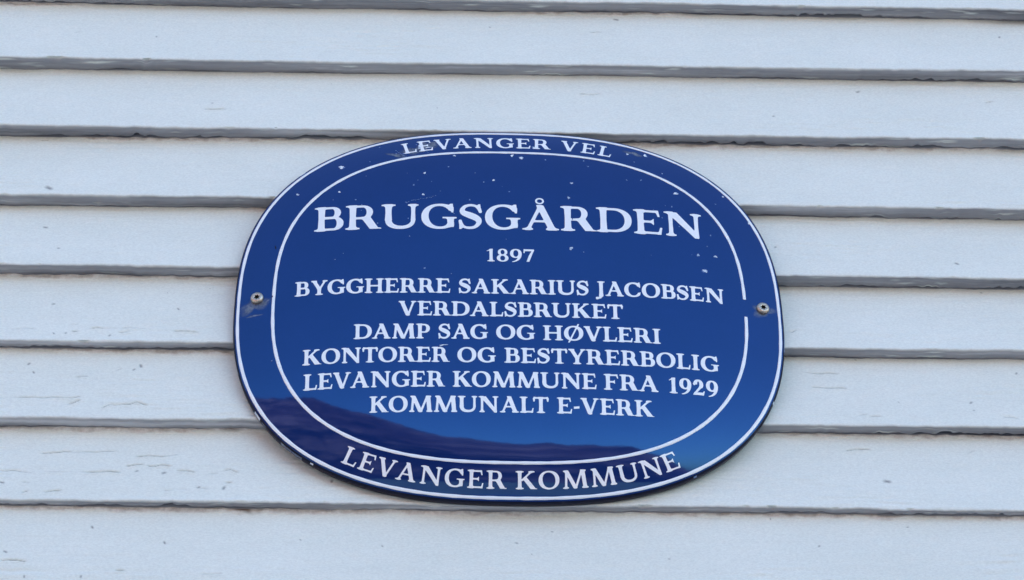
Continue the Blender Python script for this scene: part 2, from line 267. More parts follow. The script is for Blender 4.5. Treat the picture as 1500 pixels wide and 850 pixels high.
tag(wall, 'white painted weatherboard wall with cracked paint behind the blue plaque', 'wall', kind='thing')

# ------------------------------------------------------------------ the enamel plaque
A, B, NSE, NIN = 200.0, 166.8, 2.5046, 2.612       # half width, half height, outline exponents (mm)
EDGE, DOME, DEXP = 5.8, 19.1, 3.482                # rim depth, height of the dome, its profile exponent
EGG, SHEAR = .01563, -.00216
def warp(x, z): return (x-SHEAR*z)/(1+EGG*z/B), z
def und(x, z): return .5*(.035*np.sin(x/9.1+1.3*np.sin(z/23.))*np.cos(z/7.3+.8*np.sin(x/31.))+.05*np.sin(x/21.+z/17.)*np.cos(x/33.-z/14.)+.01*np.sin(x/4.3+z/5.1))
def height(x, z):
    r = (np.abs(x/A)**NSE+np.abs(z/B)**NSE)**(1/NSE)
    return EDGE+DOME*(1-np.clip(r, 0, 1)**DEXP)+und(x, z)*np.clip(1.02-r, 0, .15)/.15
def curve(a, b, nse, N):
    t = np.linspace(0, 2*np.pi, N, endpoint=False); c, s = np.cos(t), np.sin(t); rad = (np.abs(c/a)**nse+np.abs(s/b)**nse)**(-1/nse)
    return rad*c, rad*s
plaque = empty('enamel_plaque', (0, 0, SIGN_H), (0, .005676, 0))
tag(plaque, 'blue domed oval enamel plaque with white lettering screwed to the boards', 'plaque')
# plate: domed face, rolled edge, rim and back
NA = 512; ux, uz_ = curve(A, B, NSE, NA)
rows = []
for r in np.concatenate([[.002], np.linspace(.02, .9, 60), np.linspace(.905, .995, 22)]):
    x, z = ux*r, uz_*r; X, Z = warp(x, z); rows.append(np.stack([X, -height(x, z), Z], -1))
nface = len(rows)
for r, dy in ((.9985, EDGE-.25), (1.0, EDGE-.9), (1.001, EDGE-1.8), (1.0, EDGE-3.5), (.9985, .4), (.99, .02), (.95, -.0)):
    X, Z = warp(ux*r, uz_*r); rows.append(np.stack([X, np.full(NA, -dy), Z], -1))
V = np.stack(rows); me = bpy.data.meshes.new('plate'); idx = np.arange(V.shape[0]*NA).reshape(-1, NA); idx = np.concatenate([idx, idx[:, :1]], 1)
q = np.stack([idx[:-1, :-1], idx[:-1, 1:], idx[1:, 1:], idx[1:, :-1]], -1).reshape(-1, 4); verts = V.reshape(-1, 3); mi = (np.arange(len(q))//NA >= nface-1).astype(int)
ang = np.degrees(np.arctan2(uz_, ux)) % 360; rowi = np.arange(len(q))//NA; angq = np.tile(ang, V.shape[0]-1)
for a0, a1, r0, r1, m in ((207.0, 209.2, 1, 4, 2), (209.6, 211.0, 2, 4, 4), (190, 197, 2, 4, 4), (216, 222, 2, 5, 4), (224, 225, 1, 3, 2), (336.5, 337.2, 1, 3, 2), (311, 312, 1, 3, 3), (141, 142.5, 0, 2, 2), (350, 353, 1, 3, 3)):
    mi[(angq > a0) & (angq < a1) & (rowi >= nface-1+r0) & (rowi < nface-1+r1)] = m
# chips in the enamel lie on the plate: (x, z, size in mm), the brightest ones first
CHIPS = [(-125.3, 125.4, 3.5), (-157.2, 99.0, 2.0), (-79.1, 138.3, 1.5), (-62.9, 115.2, 2.25), (-68.0, 107.5, 1.25), (-71.0, 102.4, 1.75), (-45.1, 122.0, 1.5), (-40.6, 135.1, 2.0), (-63.9, 92.4, 2.0), (-25.2, 115.4, 1.25), (-18.9, 105.6, 1.5), (-11.5, 107.9, 2.0), (0.0, 96.1, 1.5), (2.8, 136.0, 2.5), (9.7, 133.4, 3.0), (19.6, 145.9, 2.75), (27.9, 131.7, 1.5), (56.8, 132.1, 1.75), (59.7, 125.9, 1.75), (46.7, 106.6, 2.0), (90.6, 143.8, 2.0), (104.2, 144.0, 3.5), (95.3, 134.6, 1.25), (116.0, 123.6, 1.75), (125.2, 102.7, 3.0), (161.5, 106.3, 2.0), (155.0, 96.5, 1.5), (44.2, 91.2, 2.0), (121.3, 88.0, 1.5), (99.4, 114.0, 1.75), (88.5, 112.9, 1.5), (138.8, 42.4, 2.5), (151.7, 42.9, 2.0), (143.2, 28.2, 4.0), (44.7, 42.3, 2.5), (53.9, 39.1, 1.25), (-62.5, 21.9, 1.75), (-74.8, 68.6, 1.25), (-126.2, 97.9, 2.0), (-113.9, 88.7, 1.5), (149.2, 63.0, 1.75), (179.7, 81.9, 2.0), (-170.9, -54.3, 1.5), (-27.0, 70.3, 1.25), (-97.3, 64.4, 1.5), (113.4, 76.0, 1.5), (125.9, 68.5, 1.25), (-73.7, 51.6, 1.25), (-109.2, 83.2, 1.0), (-51.2, 95.9, 1.0), (-29.5, 87.1, 1.5), (-75.9, 84.2, 1.25), (-103.9, 129.8, 1.0), (-84.5, 138.5, 1.5), (-97.0, 147.2, 1.25), (146.0, 51.8, 1.0)]
quads = [q]; vs_ = [verts]; mis = [mi]; nb = len(verts); fades = [np.ones(nb)]
def inv(x, z):                                         # undo the outline warp
    return x*(1+EGG*z/B)+SHEAR*z, z
def blob(cx, cz, rx, rz, ang, seed, lift, m, NB=14, fall=1.0):
    global nb
    g = np.random.default_rng(seed); t = np.linspace(0, 2*np.pi, NB, endpoint=False); R = 1+.28*np.sin(2*t+g.uniform(0, 6))*g.uniform(.3, 1)+.2*np.sin(3*t+g.uniform(0, 6))+.14*np.sin(5*t+g.uniform(0, 6))
    ring = []
    for f in (0.02, .6, 1.0):
        x = rx*R*f*np.cos(t); z = rz*R*f*np.sin(t); x, z = cx+x*math.cos(ang)-z*math.sin(ang), cz+x*math.sin(ang)+z*math.cos(ang); xi, zi = inv(x, z)
        ring.append(np.stack([x, -height(xi, zi)-lift*(1 if f < .9 else .15), z], -1))
    ii = np.arange(3*NB).reshape(3, NB)+nb; ii = np.concatenate([ii, ii[:, :1]], 1)
    quads.append(np.stack([ii[:-1, :-1], ii[:-1, 1:], ii[1:, 1:], ii[1:, :-1]], -1).reshape(-1, 4)); vs_.append(np.concatenate(ring)); mis.append(np.full(2*NB, m)); fades.append(np.repeat([1., .85, 0.], NB)); nb += 3*NB
for i, (x, z, s) in enumerate(CHIPS):
    g = np.random.default_rng(50+i); bright = s >= 2.0
    blob(x, z, s*.42*g.uniform(.8, 1.4), s*.46*g.uniform(.8, 1.1), g.uniform(-.6, .6), i, .14, 2 if bright else 3)
    if s > 2.6: blob(x+g.uniform(-1, 1), z+g.uniform(-.6, .6), s*.62, s*.42, g.uniform(-.5, .5), i+300, .07, 3)
for i in range(20):
    x, z = rng.uniform(-150, 165), rng.uniform(15, 140)
    if (abs(x)/175)**2.4+(abs(z)/142)**2.4 < 1: blob(x, z, rng.uniform(.25, .55), rng.uniform(.25, .6), 0, 900+i, .12, 3, 8)
# scratches: thin chains of faint specks
for (x0, z0, x1, z1, nn) in ((-77, 84.6, -55, 90.8, 16), (-60, 139, -69, 149, 8), (-77, 134, -84, 142, 8)):
    for i in range(nn):
        f = i/(nn-1); blob(x0+(x1-x0)*f+rng.normal(0, .35), z0+(z1-z0)*f+rng.normal(0, .35), rng.uniform(.6, 1.3), rng.uniform(.18, .4), math.atan2(z1-z0, x1-x0), 1300+i, .11, 3, 8)
# grey smears round the fixing screws and near the first letters
for (cx, cz, rx, rz, an) in ((-185.5, -4.0, 9.5, 7.5, .4), (-179, -3.6, 6.5, 3.0, .7), (-185, -13.3, 7.5, .8, .05), (184.7, -1.2, 8, 6.2, 0), (-71, 141.5, 9, 5.5, .3), (-62, 147, 8, 6, .3), (-83, 136, 7, 3, -.3), (95, 145, 7, 2.4, -.3), (-58, 148.5, 6, 3.5, .2)):
    blob(cx, cz, rx, rz, an, int(abs(cx*7+cz*31)), .05, 4, 36)
for x, z, rx, rz, an in ((-48.6, -46.2, 2.6, .45, .12), (-50.2, -47.0, 1.2, .35, .6), (-66.5, 146.5, 1.6, 2.2, .2), (-60.5, 145.2, 1.8, .7, .3)): blob(x, z, rx, rz, an, int(abs(x*9)), .26, 2, 14)
blob(46.8, 71.5, .55, 2.6, -.25, 77, .32, 0, 12)
blob(-172.4, 2.0, .55, .9, 0, 5, .3, 1, 10); blob(-171.8, 47.5, .5, 1.9, .1, 6, .1, 1, 10)
np_mesh(me, np.concatenate(vs_), np.concatenate(quads), True)
me.transform(Matrix.Scale(mm, 4))
me.polygons.foreach_set('material_index', np.concatenate(mis).astype(np.int32))
me.attributes.new('fade', 'FLOAT', 'POINT').data.foreach_set('value', np.concatenate(fades).astype(np.float32))
plate = link('plate', me, [m_blue, m_edge, m_chip, m_faint, m_smear], plaque)
# white border lines
def band(name, a0, b0, a1, b1, n0, t0=0, t1=2*np.pi, closed=True, lift=.16, N=700):
    t = np.linspace(t0, t1, N, endpoint=not closed); c, s = np.cos(t), np.sin(t)
    R = []
    wid = 1+.06*np.sin(t*37)+.05*np.sin(t*83+1)
    for f, l in ((-.04, -.1), (0, lift), (.5, lift+.05), (1, lift), (1.04, -.1)):
        ff = .5+(f-.5)*wid
        a, b = a0+(a1-a0)*ff, b0+(b1-b0)*ff; rad = (np.abs(c/a)**n0+np.abs(s/b)**n0)**(-1/n0); x, z = rad*c, rad*s; X, Z = warp(x, z)
        R.append(np.stack([X, -height(x, z)-l, Z], -1))
    V = np.stack(R)*mm; idx = np.arange(5*N).reshape(5, N)
    if closed: idx = np.concatenate([idx, idx[:, :1]], 1)
    q = np.stack([idx[:-1, :-1], idx[:-1, 1:], idx[1:, 1:], idx[1:, :-1]], -1).reshape(-1, 4); me = bpy.data.meshes.new(name); np_mesh(me, V.reshape(-1, 3), q, True)
    return link(name, me, m_white, plaque)
AO, BO = A*.985, B-A*.015; AI, BI = AO-25.48, BO-24.39
band('outer_border_line', AO-1.05, BO-1.0, AO+1.05, BO+1.0, NSE)
g0, g1 = math.atan2(-9.3, 171.6), math.atan2(6.3, 171.6)       # the gap beside the right-hand screw
band('inner_border_line', AI-1.1, BI-1.05, AI+1.1, BI+1.05, NIN, g1, 2*np.pi+g0, False)

# ------------------------------------------------------------------ lettering
# ---------------------------------------------------------------- serif capitals as signed distance fields (cap height = 1)
GR = 0.0125
def sd_poly(X, Y, pts):
    d = np.full(X.shape, 1e9); s = np.ones(X.shape); n = len(pts)
    for i in range(n):
        ax, ay = pts[i]; bx, by = pts[i - 1]
        ex, ey = bx - ax, by - ay
        wx, wy = X - ax, Y - ay
        tt = np.clip((wx*ex + wy*ey)/max(ex*ex + ey*ey, 1e-12), 0, 1)
        d = np.minimum(d, (wx - ex*tt)**2 + (wy - ey*tt)**2)
        c1 = Y >= ay; c2 = Y < by; c3 = ex*wy > ey*wx
        s = np.where((c1 & c2 & c3) | (~c1 & ~c2 & ~c3), -s, s)
    return s*np.sqrt(d)
def sd_ell(X, Y, cx, cy, rx, ry, n=2.0):
    k = (np.abs((X-cx)/rx)**n + np.abs((Y-cy)/ry)**n + 1e-12)**(1/n)
    gx = np.abs((X-cx)/rx)**(n-1)/rx; gy = np.abs((Y-cy)/ry)**(n-1)/ry
    g = np.sqrt(gx*gx + gy*gy)*k**(1-n) + 1e-9
    return (k - 1)/np.maximum(g, 0.2)
def smin(a, b, k):
    h = np.maximum(k - np.abs(a-b), 0)/k
    return np.minimum(a, b) - h*h*k*0.25
class G:
    def __init__(s, w, t):
        s.w, s.t, s.h, s.sf = w, t, 0.40*t + 0.012, 0.058
        xs = np.arange(-0.20, w + 0.20, GR); ys = np.arange(-0.36, 1.44, GR)
        s.X, s.Y = np.meshgrid(xs, ys); s.x0, s.y0 = xs[0], ys[0]
        s.d = np.full(s.X.shape, 9.0)
    def add(s, d, k=0.05): s.d = smin(s.d, d, k); return s
    def cut(s, d): s.d = np.maximum(s.d, -d); return s
    def poly(s, *p, k=0.05): return s.add(sd_poly(s.X, s.Y, p), k)
    def stem(s, x, y0=0, y1=1, w=None, k=0.05):
        w = w or s.t; m = (y0+y1)/2; e = w*0.035
        return s.poly((x-w/2-e, y0), (x+w/2+e, y0), (x+w/2-e, m), (x+w/2+e, y1), (x-w/2-e, y1), (x-w/2+e, m), k=k)
    def diag(s, x0, y0, x1, y1, w, k=0.04): return s.poly((x0-w/2, y0), (x0+w/2, y0), (x1+w/2, y1), (x1-w/2, y1), k=k)
    def serif(s, x, y, wl, wr, k=0.085):
        d = 1 if y < 0.5 else -1
        return s.poly((x-wl, y), (x+wr, y), (x+wr, y+d*s.sf*.85), (x+wr*.3, y+d*s.sf*1.15), (x-wl*.3, y+d*s.sf*1.15), (x-wl, y+d*s.sf*.85), k=k)
    def foot(s, x, y, k=0.085, o=0.115): return s.serif(x, y, s.t/2+o, s.t/2+o, k)
    def ring(s, cx, cy, rx, ry, tx, ty, k=0.03, tilt=0.0, n=2.15):
        X = s.X - tilt*(s.Y-cy)
        return s.add(np.maximum(sd_ell(X, s.Y, cx, cy, rx, ry, n), -sd_ell(s.X + tilt*(s.Y-cy), s.Y, cx, cy, rx-tx, ry-ty, n)), k)
    def arm(s, x0, x1, y, up, ser):          # horizontal arm of E F L T ending in a beak
        h = s.h; d = 1 if up else -1
        s.poly((x0, y), (x1-.02, y), (x1-.02, y+d*h), (x0, y+d*h), k=0.06)
        return s.poly((x1-.11, y), (x1-.015, y), (x1+.03*(1 if ser > 0.2 else 0), y+d*ser), (x1-.035, y+d*ser), k=0.04)
def glyph(c, t):
    h = 0.40*t + 0.012; o = 0.115
    if c == ' ': return None
    if c in 'BPR':
        g = G({'B': .86, 'P': .80, 'R': 1.0}[c], t); x = .10 + t/2
        g.stem(x); g.serif(x, 1, t/2+o, t/2); g.foot(x, 0) if c != 'B' else g.serif(x, 0, t/2+o, t/2)
        xr = {'B': .775, 'P': .80, 'R': .80}[c]; ym = {'B': .53, 'P': .43, 'R': .46}[c]
        def bowl(y0, y1, xr, tx):
            m, r = (y0+y1)/2, (y1-y0)/2; cx = xr - r*1.05
            out = np.maximum(sd_ell(g.X, g.Y, cx, m, r*1.05, r, 2.1), x-g.X)
            out = np.minimum(out, sd_poly(g.X, g.Y, [(x, y0), (cx, y0), (cx, y1), (x, y1)]))
            ri = r - h*.95; rx = r*1.05 - tx
            inn = np.minimum(np.maximum(sd_ell(g.X, g.Y, cx, m, rx, ri, 2.1), cx-.01-g.X), sd_poly(g.X, g.Y, [(x, m-ri), (cx, m-ri), (cx, m+ri), (x, m+ri)]))
            return np.maximum(out, -inn)
        g.add(bowl(ym-h*.5, 1, xr, t*.98), .03)
        if c == 'B': g.add(bowl(0, ym+h*.5, .86, t*1.05), .03)
        if c == 'R':
            w = t*1.5
            g.poly((.44, ym+.03), (.44+w*.95, ym+.05), (.985-.03, .06), (1.06, .03), (1.06, 0), (.985-w*.93, 0), k=.05)
        return g
    if c == 'D':
        g = G(1.05, t); x = .10 + t/2
        g.stem(x); g.serif(x, 1, t/2+o, t/2); g.serif(x, 0, t/2+o, t/2)
        cx = .50
        out = np.minimum(np.maximum(sd_ell(g.X, g.Y, cx, .5, .55, .5, 2.2), x-g.X), sd_poly(g.X, g.Y, [(x, 0), (cx, 0), (cx, 1), (x, 1)]))
        inn = np.minimum(np.maximum(sd_ell(g.X, g.Y, cx, .5, .55-t*1.08, .5-h, 2.1), cx-.01-g.X), sd_poly(g.X, g.Y, [(x, h), (cx, h), (cx, 1-h), (x, 1-h)]))
        return g.add(np.maximum(out, -inn), .03)
    if c in 'EF':
        g = G(.84 if c == 'E' else .80, t); x = .10 + t/2
        g.stem(x); g.serif(x, 1, t/2+o, t/2)
        g.arm(x, .76, 1, False, .26)
        g.poly((x, .5-h/2+.01), (.55, .5-h/2+.01), (.55, .5+h/2+.01), (x, .5+h/2+.01), k=.05)
        g.poly((.52, .47), (.60, .365), (.60, .655), (.52, .55), k=.05)
        if c == 'E': g.serif(x, 0, t/2+o, t/2); g.arm(x, .82, 0, True, .285)
        else: g.foot(x, 0)
        return g
    if c == 'L':
        g = G(.78, t); x = .10 + t/2
        g.stem(x); g.foot(x, 1); g.serif(x, 0, t/2+o, t/2); return g.arm(x, .76, 0, True, .29)
    if c == 'T':
        g = G(.92, t); x = .46
        g.stem(x); g.foot(x, 0, o=.13)
        g.poly((.05, 1), (.87, 1), (.87, 1-h), (.05, 1-h), k=.06)
        g.poly((.06, 1.02), (.14, 1), (.10, .72), (.025, .70), (-.01, .90), k=.05)
        return g.poly((.86, 1.02), (.78, 1), (.82, .72), (.895, .70), (.93, .90), k=.05)
    if c == 'I':
        g = G(.20+t+.03, t); x = g.w/2; return g.stem(x).foot(x, 0).foot(x, 1)
    if c == 'H':
        g = G(1.10, t); a, b = .10+t/2, 1.0-t/2
        g.stem(a).foot(a, 0).foot(a, 1).stem(b).foot(b, 0).foot(b, 1)
        return g.poly((a, .5-h/2), (b, .5-h/2), (b, .5+h/2), (a, .5+h/2), k=.05)
    if c == 'J':
        g = G(.46, t); x = .26
        g.stem(x, -.05, 1).foot(x, 1)
        g.poly((x-t/2, .10), (x+t/2, .10), (x+t/2-.02, -.06), (x-.02, -.20), (-.02, -.27), (-.02, -.22), (x-t/2-.02, -.10), k=.05)
        return g.add(sd_ell(g.X, g.Y, .02, -.185, .095, .085), .05)
    if c in 'CG':
        g = G(1.04 if c == 'G' else .98, t); cx, r = .55, .55
        g.ring(cx, .5, r, .525, t*1.12, h*1.05, tilt=.03)
        g.cut(sd_poly(g.X, g.Y, [(.70, .78), (.80, .735), (1.4, .735), (1.4, .29 if c == 'C' else .33), (.84, .29 if c == 'C' else .33), (.70, .36)]))
        g.cut(sd_poly(g.X, g.Y, [(.95, -.1), (1.4, -.1), (1.4, 1.1), (.97, 1.1)]))
        g.poly((.875, 1.03), (.945, 1.03), (.965, .66), (.905, .66), (.80, .90), (.80, .96), k=.03)
        if c == 'G':
            x = .97 - t/2; g.stem(x, .06, .42); g.serif(x+.0, .47, t/2+.12, t/2+.10, k=.07) if False else g.poly((x-t/2-.14, .47), (x+t/2+.09, .47), (x+t/2+.09, .415), (x-t/2-.14, .415), k=.07)
            g.poly((.70, .02), (.97, .13), (.97, .24), (.72, .10), k=.04)
        else:
            g.poly((.74, .06), (.93, .20), (.985, .31), (.94, .33), (.82, .19), (.70, .12), k=.03)
        return g
    if c in 'OQ\u00d8':
        g = G(1.10, t); g.ring(.55, .5, .55, .525, t*1.10, h*1.0, tilt=.035)
        if c == '\u00d8': g.diag(.27, -.15, .83, 1.15, .10, k=.02)
        return g
    if c == 'S':
        g = G(.72, t)
        pts = [(.655, .70), (.63, .80), (.53, .93), (.37, .975), (.20, .92), (.115, .78), (.15, .655), (.31, .565), (.47, .48), (.59, .37), (.60, .22), (.49, .075), (.33, .03), (.18, .065), (.075, .19), (.05, .31)]
        P = np.array(pts); q = np.linspace(0, len(P)-1, 70); i = np.clip(q.astype(int), 0, len(P)-2); f = (q-i)[:, None]
        p0 = P[np.clip(i-1, 0, None)]; p1 = P[i]; p2 = P[i+1]; p3 = P[np.clip(i+2, None, len(P)-1)]
        Q = .5*((2*p1) + (-p0+p2)*f + (2*p0-5*p1+4*p2-p3)*f*f + (-p0+3*p1-3*p2+p3)*f**3)
        u = np.linspace(0, 1, 70); w = h*.52 + (t*.62-h*.5)*np.exp(-((u-.5)/.16)**2)
        d = np.full(g.X.shape, 9.)
        for (a, b), r in zip(Q, w): d = np.minimum(d, np.hypot(g.X-a, g.Y-b) - r)
        g.add(d, .01)
        g.poly((.60, 1.02), (.655, 1.02), (.685, .66), (.63, .66), (.52, .90), k=.03)
        return g.poly((.02, -.02), (.075, -.02), (.17, .08), (.08, .355), (.02, .355), k=.03)
    if c in 'A\u00c5':
        g = G(1.10, t); ax = .535
        g.diag(.17, 0, ax+.02, 1.0, h*1.25); g.diag(.90, 0, ax-.0, 1.02, t*1.12)
        g.poly((ax-.09, 1.035), (ax+.05, 1.035), (ax+.09, .9), (ax-.03, .85), k=.02)
        g.poly((.29, .31), (.77, .31), (.75, .31+h*.9), (.31, .31+h*.9), k=.04)
        g.serif(.17, 0, .17, .15); g.serif(.90, 0, .19, .20)
        if c == '\u00c5': g.ring(.535, 1.20, .135, .135, .055, .055, n=2)
        return g
    if c == 'V':
        g = G(1.06, t)
        g.diag(.18, 1, .545, 0, t*1.1); g.diag(.88, 1, .56, 0, h*1.25)
        g.poly((.47, -.035), (.60, -.035), (.64, .14), (.44, .14), k=.02)
        return g.serif(.18, 1, .18, .17).serif(.88, 1, .16, .16)
    if c == 'Y':
        g = G(1.0, t); g.stem(.50, 0, .45).foot(.50, 0)
        g.diag(.17, 1, .50, .40, t*1.08); g.diag(.84, 1, .54, .42, h*1.3)
        return g.serif(.17, 1, .16, .17).serif(.84, 1, .15, .15)
    if c == 'K':
        g = G(1.08, t); x = .10+t/2; g.stem(x).foot(x, 0).foot(x, 1)
        g.diag(.83, 1, .28, .45, h*1.5); w = t*1.35
        g.poly((.37, .54), (.37+w*.7, .66), (1.02, .05), (1.11, .03), (1.11, 0), (1.02-w, 0), k=.05)
        return g.serif(.83, 1, .17, .15)
    if c == 'M':
        g = G(1.36, t)
        g.diag(.17, 0, .25, 1, h*1.35); g.diag(1.19, 0, 1.11, 1, t*1.08)
        g.diag(.25, 1, .665, .0, t*1.12); g.diag(1.06, 1, .69, .0, h*1.3)
        g.poly((.59, -.03), (.73, -.03), (.76, .12), (.57, .12), k=.02)
        return g.serif(.17, 0, .16, .15).serif(1.19, 0, .17, .17).serif(.22, 1, .14, .08).serif(1.12, 1, .10, .16)
    if c == 'N':
        g = G(1.16, t); a, b = .20, .98
        g.stem(a, 0, 1, h*1.4).stem(b, 0, 1, h*1.4)
        g.poly((a-.10, 1), (a+t*1.0, 1), (b+h*.7, .10), (b+h*.7, -.035), (b-.06, -.035), (a-h*.5, .90), k=.03)
        return g.serif(a, 0, .16, .16).serif(a, 1, .20, .05).serif(b, 1, .17, .17)
    if c == 'U':
        g = G(1.10, t); a, b = .19, .93
        w2 = h*1.4
        g.stem(a, .34, 1).stem(b, .34, 1, w2).foot(a, 1).serif(b, 1, .16, .16)
        xl, xr = a-t/2, b+w2/2; cx = (xl+xr)/2; rx = (xr-xl)/2
        il, ir = a+t/2, b-w2/2
        ring = np.maximum(sd_ell(g.X, g.Y, cx, .36, rx, .385, 2.3), -sd_ell(g.X, g.Y, (il+ir)/2, .36, (ir-il)/2, .36-h*1.15, 2.2))
        return g.add(np.maximum(ring, g.Y-.37), .02)
    if c == '-':
        g = G(.42, t); return g.poly((.05, .30), (.37, .33), (.37, .33+t*.62), (.05, .30+t*.62))
    # figures
    if c == '1':
        g = G(.56, t); x = .29; g.stem(x, 0, .98).foot(x, 0, o=.13)
        return g.poly((.02, .83), (.05, .80), (x-t/2, .86), (x, 1.0), (x+t/2, 1.0), (x+t/2, .93), (x-.02, 1.0), k=.03)
    if c == '2':
        g = G(.72, t); g.ring(.34, .68, .30, .325, t*1.05, h*1.1)
        g.cut(sd_poly(g.X, g.Y, [(-.2, .68), (.30, .68), (.36, .45), (.7, .50), (.7, .2), (-.2, .2)]))
        g.poly((.615, .60), (.44, .60), (.02, .05), (.02, 0), (.16, .06), (.56, .50), k=.04)
        g.add(sd_ell(g.X, g.Y, .10, .70, .075, .085), .03)
        return g.poly((.02, 0), (.66, 0), (.72, .27), (.665, .27), (.60, h*1.7), (.10, h*1.6), k=.03)
    if c == '7':
        g = G(.70, t); g.poly((.06, 1), (.68, 1), (.68, 1-h*1.6), (.07, 1-h*1.6), k=.03)
        g.poly((.04, 1.0), (.10, 1.0), (.11, .70), (.03, .70), k=.03)
        return g.poly((.56, .90), (.68, .92), (.38, .0), (.21, .0), (.36, .50), k=.03)
    if c == '8':
        g = G(.74, t); g.ring(.37, .745, .295, .27, t*.85, h*.9); return g.ring(.37, .265, .36, .285, t*1.05, h*.95)
    if c == '9':
        g = G(.74, t); g.ring(.37, .655, .36, .36, t*1.02, h*.95)
        out = np.maximum(np.maximum(sd_ell(g.X, g.Y, .13, .60, .60, .64, 2.1), -sd_ell(g.X, g.Y, .06, .62, .49, .62, 2.1)), np.maximum(g.Y-.66, .14-g.X))
        return g.add(out, .03)
    raise ValueError(c)
def contours(g):
    """marching squares on the glyph's distance field -> closed loops"""
    d = g.d; R, Cn = d.shape; ins = d < 0; nxt = {}; P = {}
    code = ins[:-1, :-1]*1+ins[:-1, 1:]*2+ins[1:, 1:]*4+ins[1:, :-1]*8
    def pt(kind, i, j):
        k = (kind, i, j)
        if k not in P:
            a = d[i, j]; b = d[i, j+1] if kind == 0 else d[i+1, j]; f = a/(a-b)
            P[k] = (g.x0+(j+(f if kind == 0 else 0))*GR, g.y0+(i+(f if kind == 1 else 0))*GR)
        return k
    T = {1: [('L', 'B')], 2: [('B', 'R')], 3: [('L', 'R')], 4: [('R', 'T')], 6: [('B', 'T')], 7: [('L', 'T')], 8: [('T', 'L')], 9: [('T', 'B')], 11: [('T', 'R')], 12: [('R', 'L')], 13: [('R', 'B')], 14: [('B', 'L')], 5: [('L', 'T'), ('R', 'B')], 10: [('B', 'L'), ('T', 'R')]}
    for i, j in zip(*np.nonzero((code > 0) & (code < 15))):
        e = {'B': (0, i, j), 'T': (0, i+1, j), 'L': (1, i, j), 'R': (1, i, j+1)}
        for a, b in T[int(code[i, j])]: nxt[pt(*e[a])] = pt(*e[b])
    loops = []
    while nxt:
        k0 = next(iter(nxt)); k = k0; L = []
        while k in nxt: L.append(P[k]); k = nxt.pop(k)
        L = np.array(L)
        if len(L) < 8: continue
        L = (np.roll(L, 1, 0)+2*L+np.roll(L, -1, 0))/4                 # soften like screen-printed enamel
        keep = []; last = None                                            # drop points on straight runs
        for q in range(len(L)):
            a, b = L[q-1], L[(q+1) % len(L)]; dv = b-a; dist = abs(dv[0]*(L[q][1]-a[1])-dv[1]*(L[q][0]-a[0]))/(np.hypot(*dv)+1e-9)
            if dist > .0006 or q % 5 == 0: keep.append(L[q])
        loops.append(np.array(keep))
    return loops
CACHE = {}
def glyph_loops(ch, t):
    k = (ch, t)
    if k not in CACHE: g = glyph(ch, t); CACHE[k] = (g.w, contours(g))
    return CACHE[k]
KERN = {'AV': -.13, 'VA': -.13, 'LT': -.10, 'AK': .0, 'LI': .0, 'TY': -.02, 'YG': -.08, 'YR': -.05, 'RA': -.03, 'DA': -.06, 'AC': -.04, 'JA': -.02, 'AG': -.03, 'FR': .0, 'KO': -.05, 'KA': -.03, 'SA': -.02, 'AR': -.01, 'E-': -.02, '-V': -.06, 'ET': .0, 'OV': -.05, '\u00d8V': -.05, 'EV': -.05, 'VE': -.02, 'VL': -.04, 'UK': 0, 'TO': -.04, 'LE': -.02, 'AL': 0, '1': 0}
def layout(word, t, track=.075):
    pen = 0; out = []
    for i, ch in enumerate(word):
        if i: pen += KERN.get(word[i-1]+ch, 0)+track
        w, L = glyph_loops(ch, t); out.append((pen, w, L)); pen += w
    return out, pen
def fill(name, loops, lift=.17):
    cu = bpy.data.curves.new(name, 'CURVE'); cu.dimensions = '2D'; cu.fill_mode = 'BOTH'
    for L in loops:
        sp = cu.splines.new('POLY'); sp.points.add(len(L)-1); sp.points.foreach_set('co', np.concatenate([L, np.zeros((len(L), 1)), np.ones((len(L), 1))], 1).astype(np.float32).ravel()); sp.use_cyclic_u = True
    tmp = bpy.data.objects.new(name, cu); COL.objects.link(tmp); dg = bpy.context.evaluated_depsgraph_get(); me = bpy.data.meshes.new_from_object(tmp.evaluated_get(dg)); me.name = name
    bpy.data.objects.remove(tmp); bpy.data.curves.remove(cu)
    bm = bmesh.new(); bm.from_mesh(me); bmesh.ops.remove_doubles(bm, verts=bm.verts, dist=1e-4)
    be = [e for e in bm.edges if len(e.link_faces) == 1]
    top = list(bm.verts); ex = bmesh.ops.extrude_edge_only(bm, edges=be)['geom']; low = {v for v in ex if isinstance(v, bmesh.types.BMVert)}
    co = np.array([v.co[:] for v in bm.verts]); xi, zi = inv(co[:, 0], co[:, 1]); hh = height(xi, zi)
    for i, v in enumerate(bm.verts): v.co = Vector((co[i, 0], -hh[i]-(lift if v not in low else -.1), co[i, 1]))*mm
    bmesh.ops.recalc_face_normals(bm, faces=bm.faces); bm.to_mesh(me); bm.free()
    for p in me.polygons: p.use_smooth = False
    me.materials.clear(); return link(name, me, m_white, plaque)
def line(name, label, z, cap, t, words):
    loops = []
    for wd, x0, x1 in words:
        lay, tot = layout(wd, t); sx = (x1-x0)/tot
        for pen, w, L in lay:
            for l in L: loops.append(np.stack([x0+(pen+l[:, 0])*sx, z+l[:, 1]*cap], 1))
    o = fill(name, loops); o['label'] = label
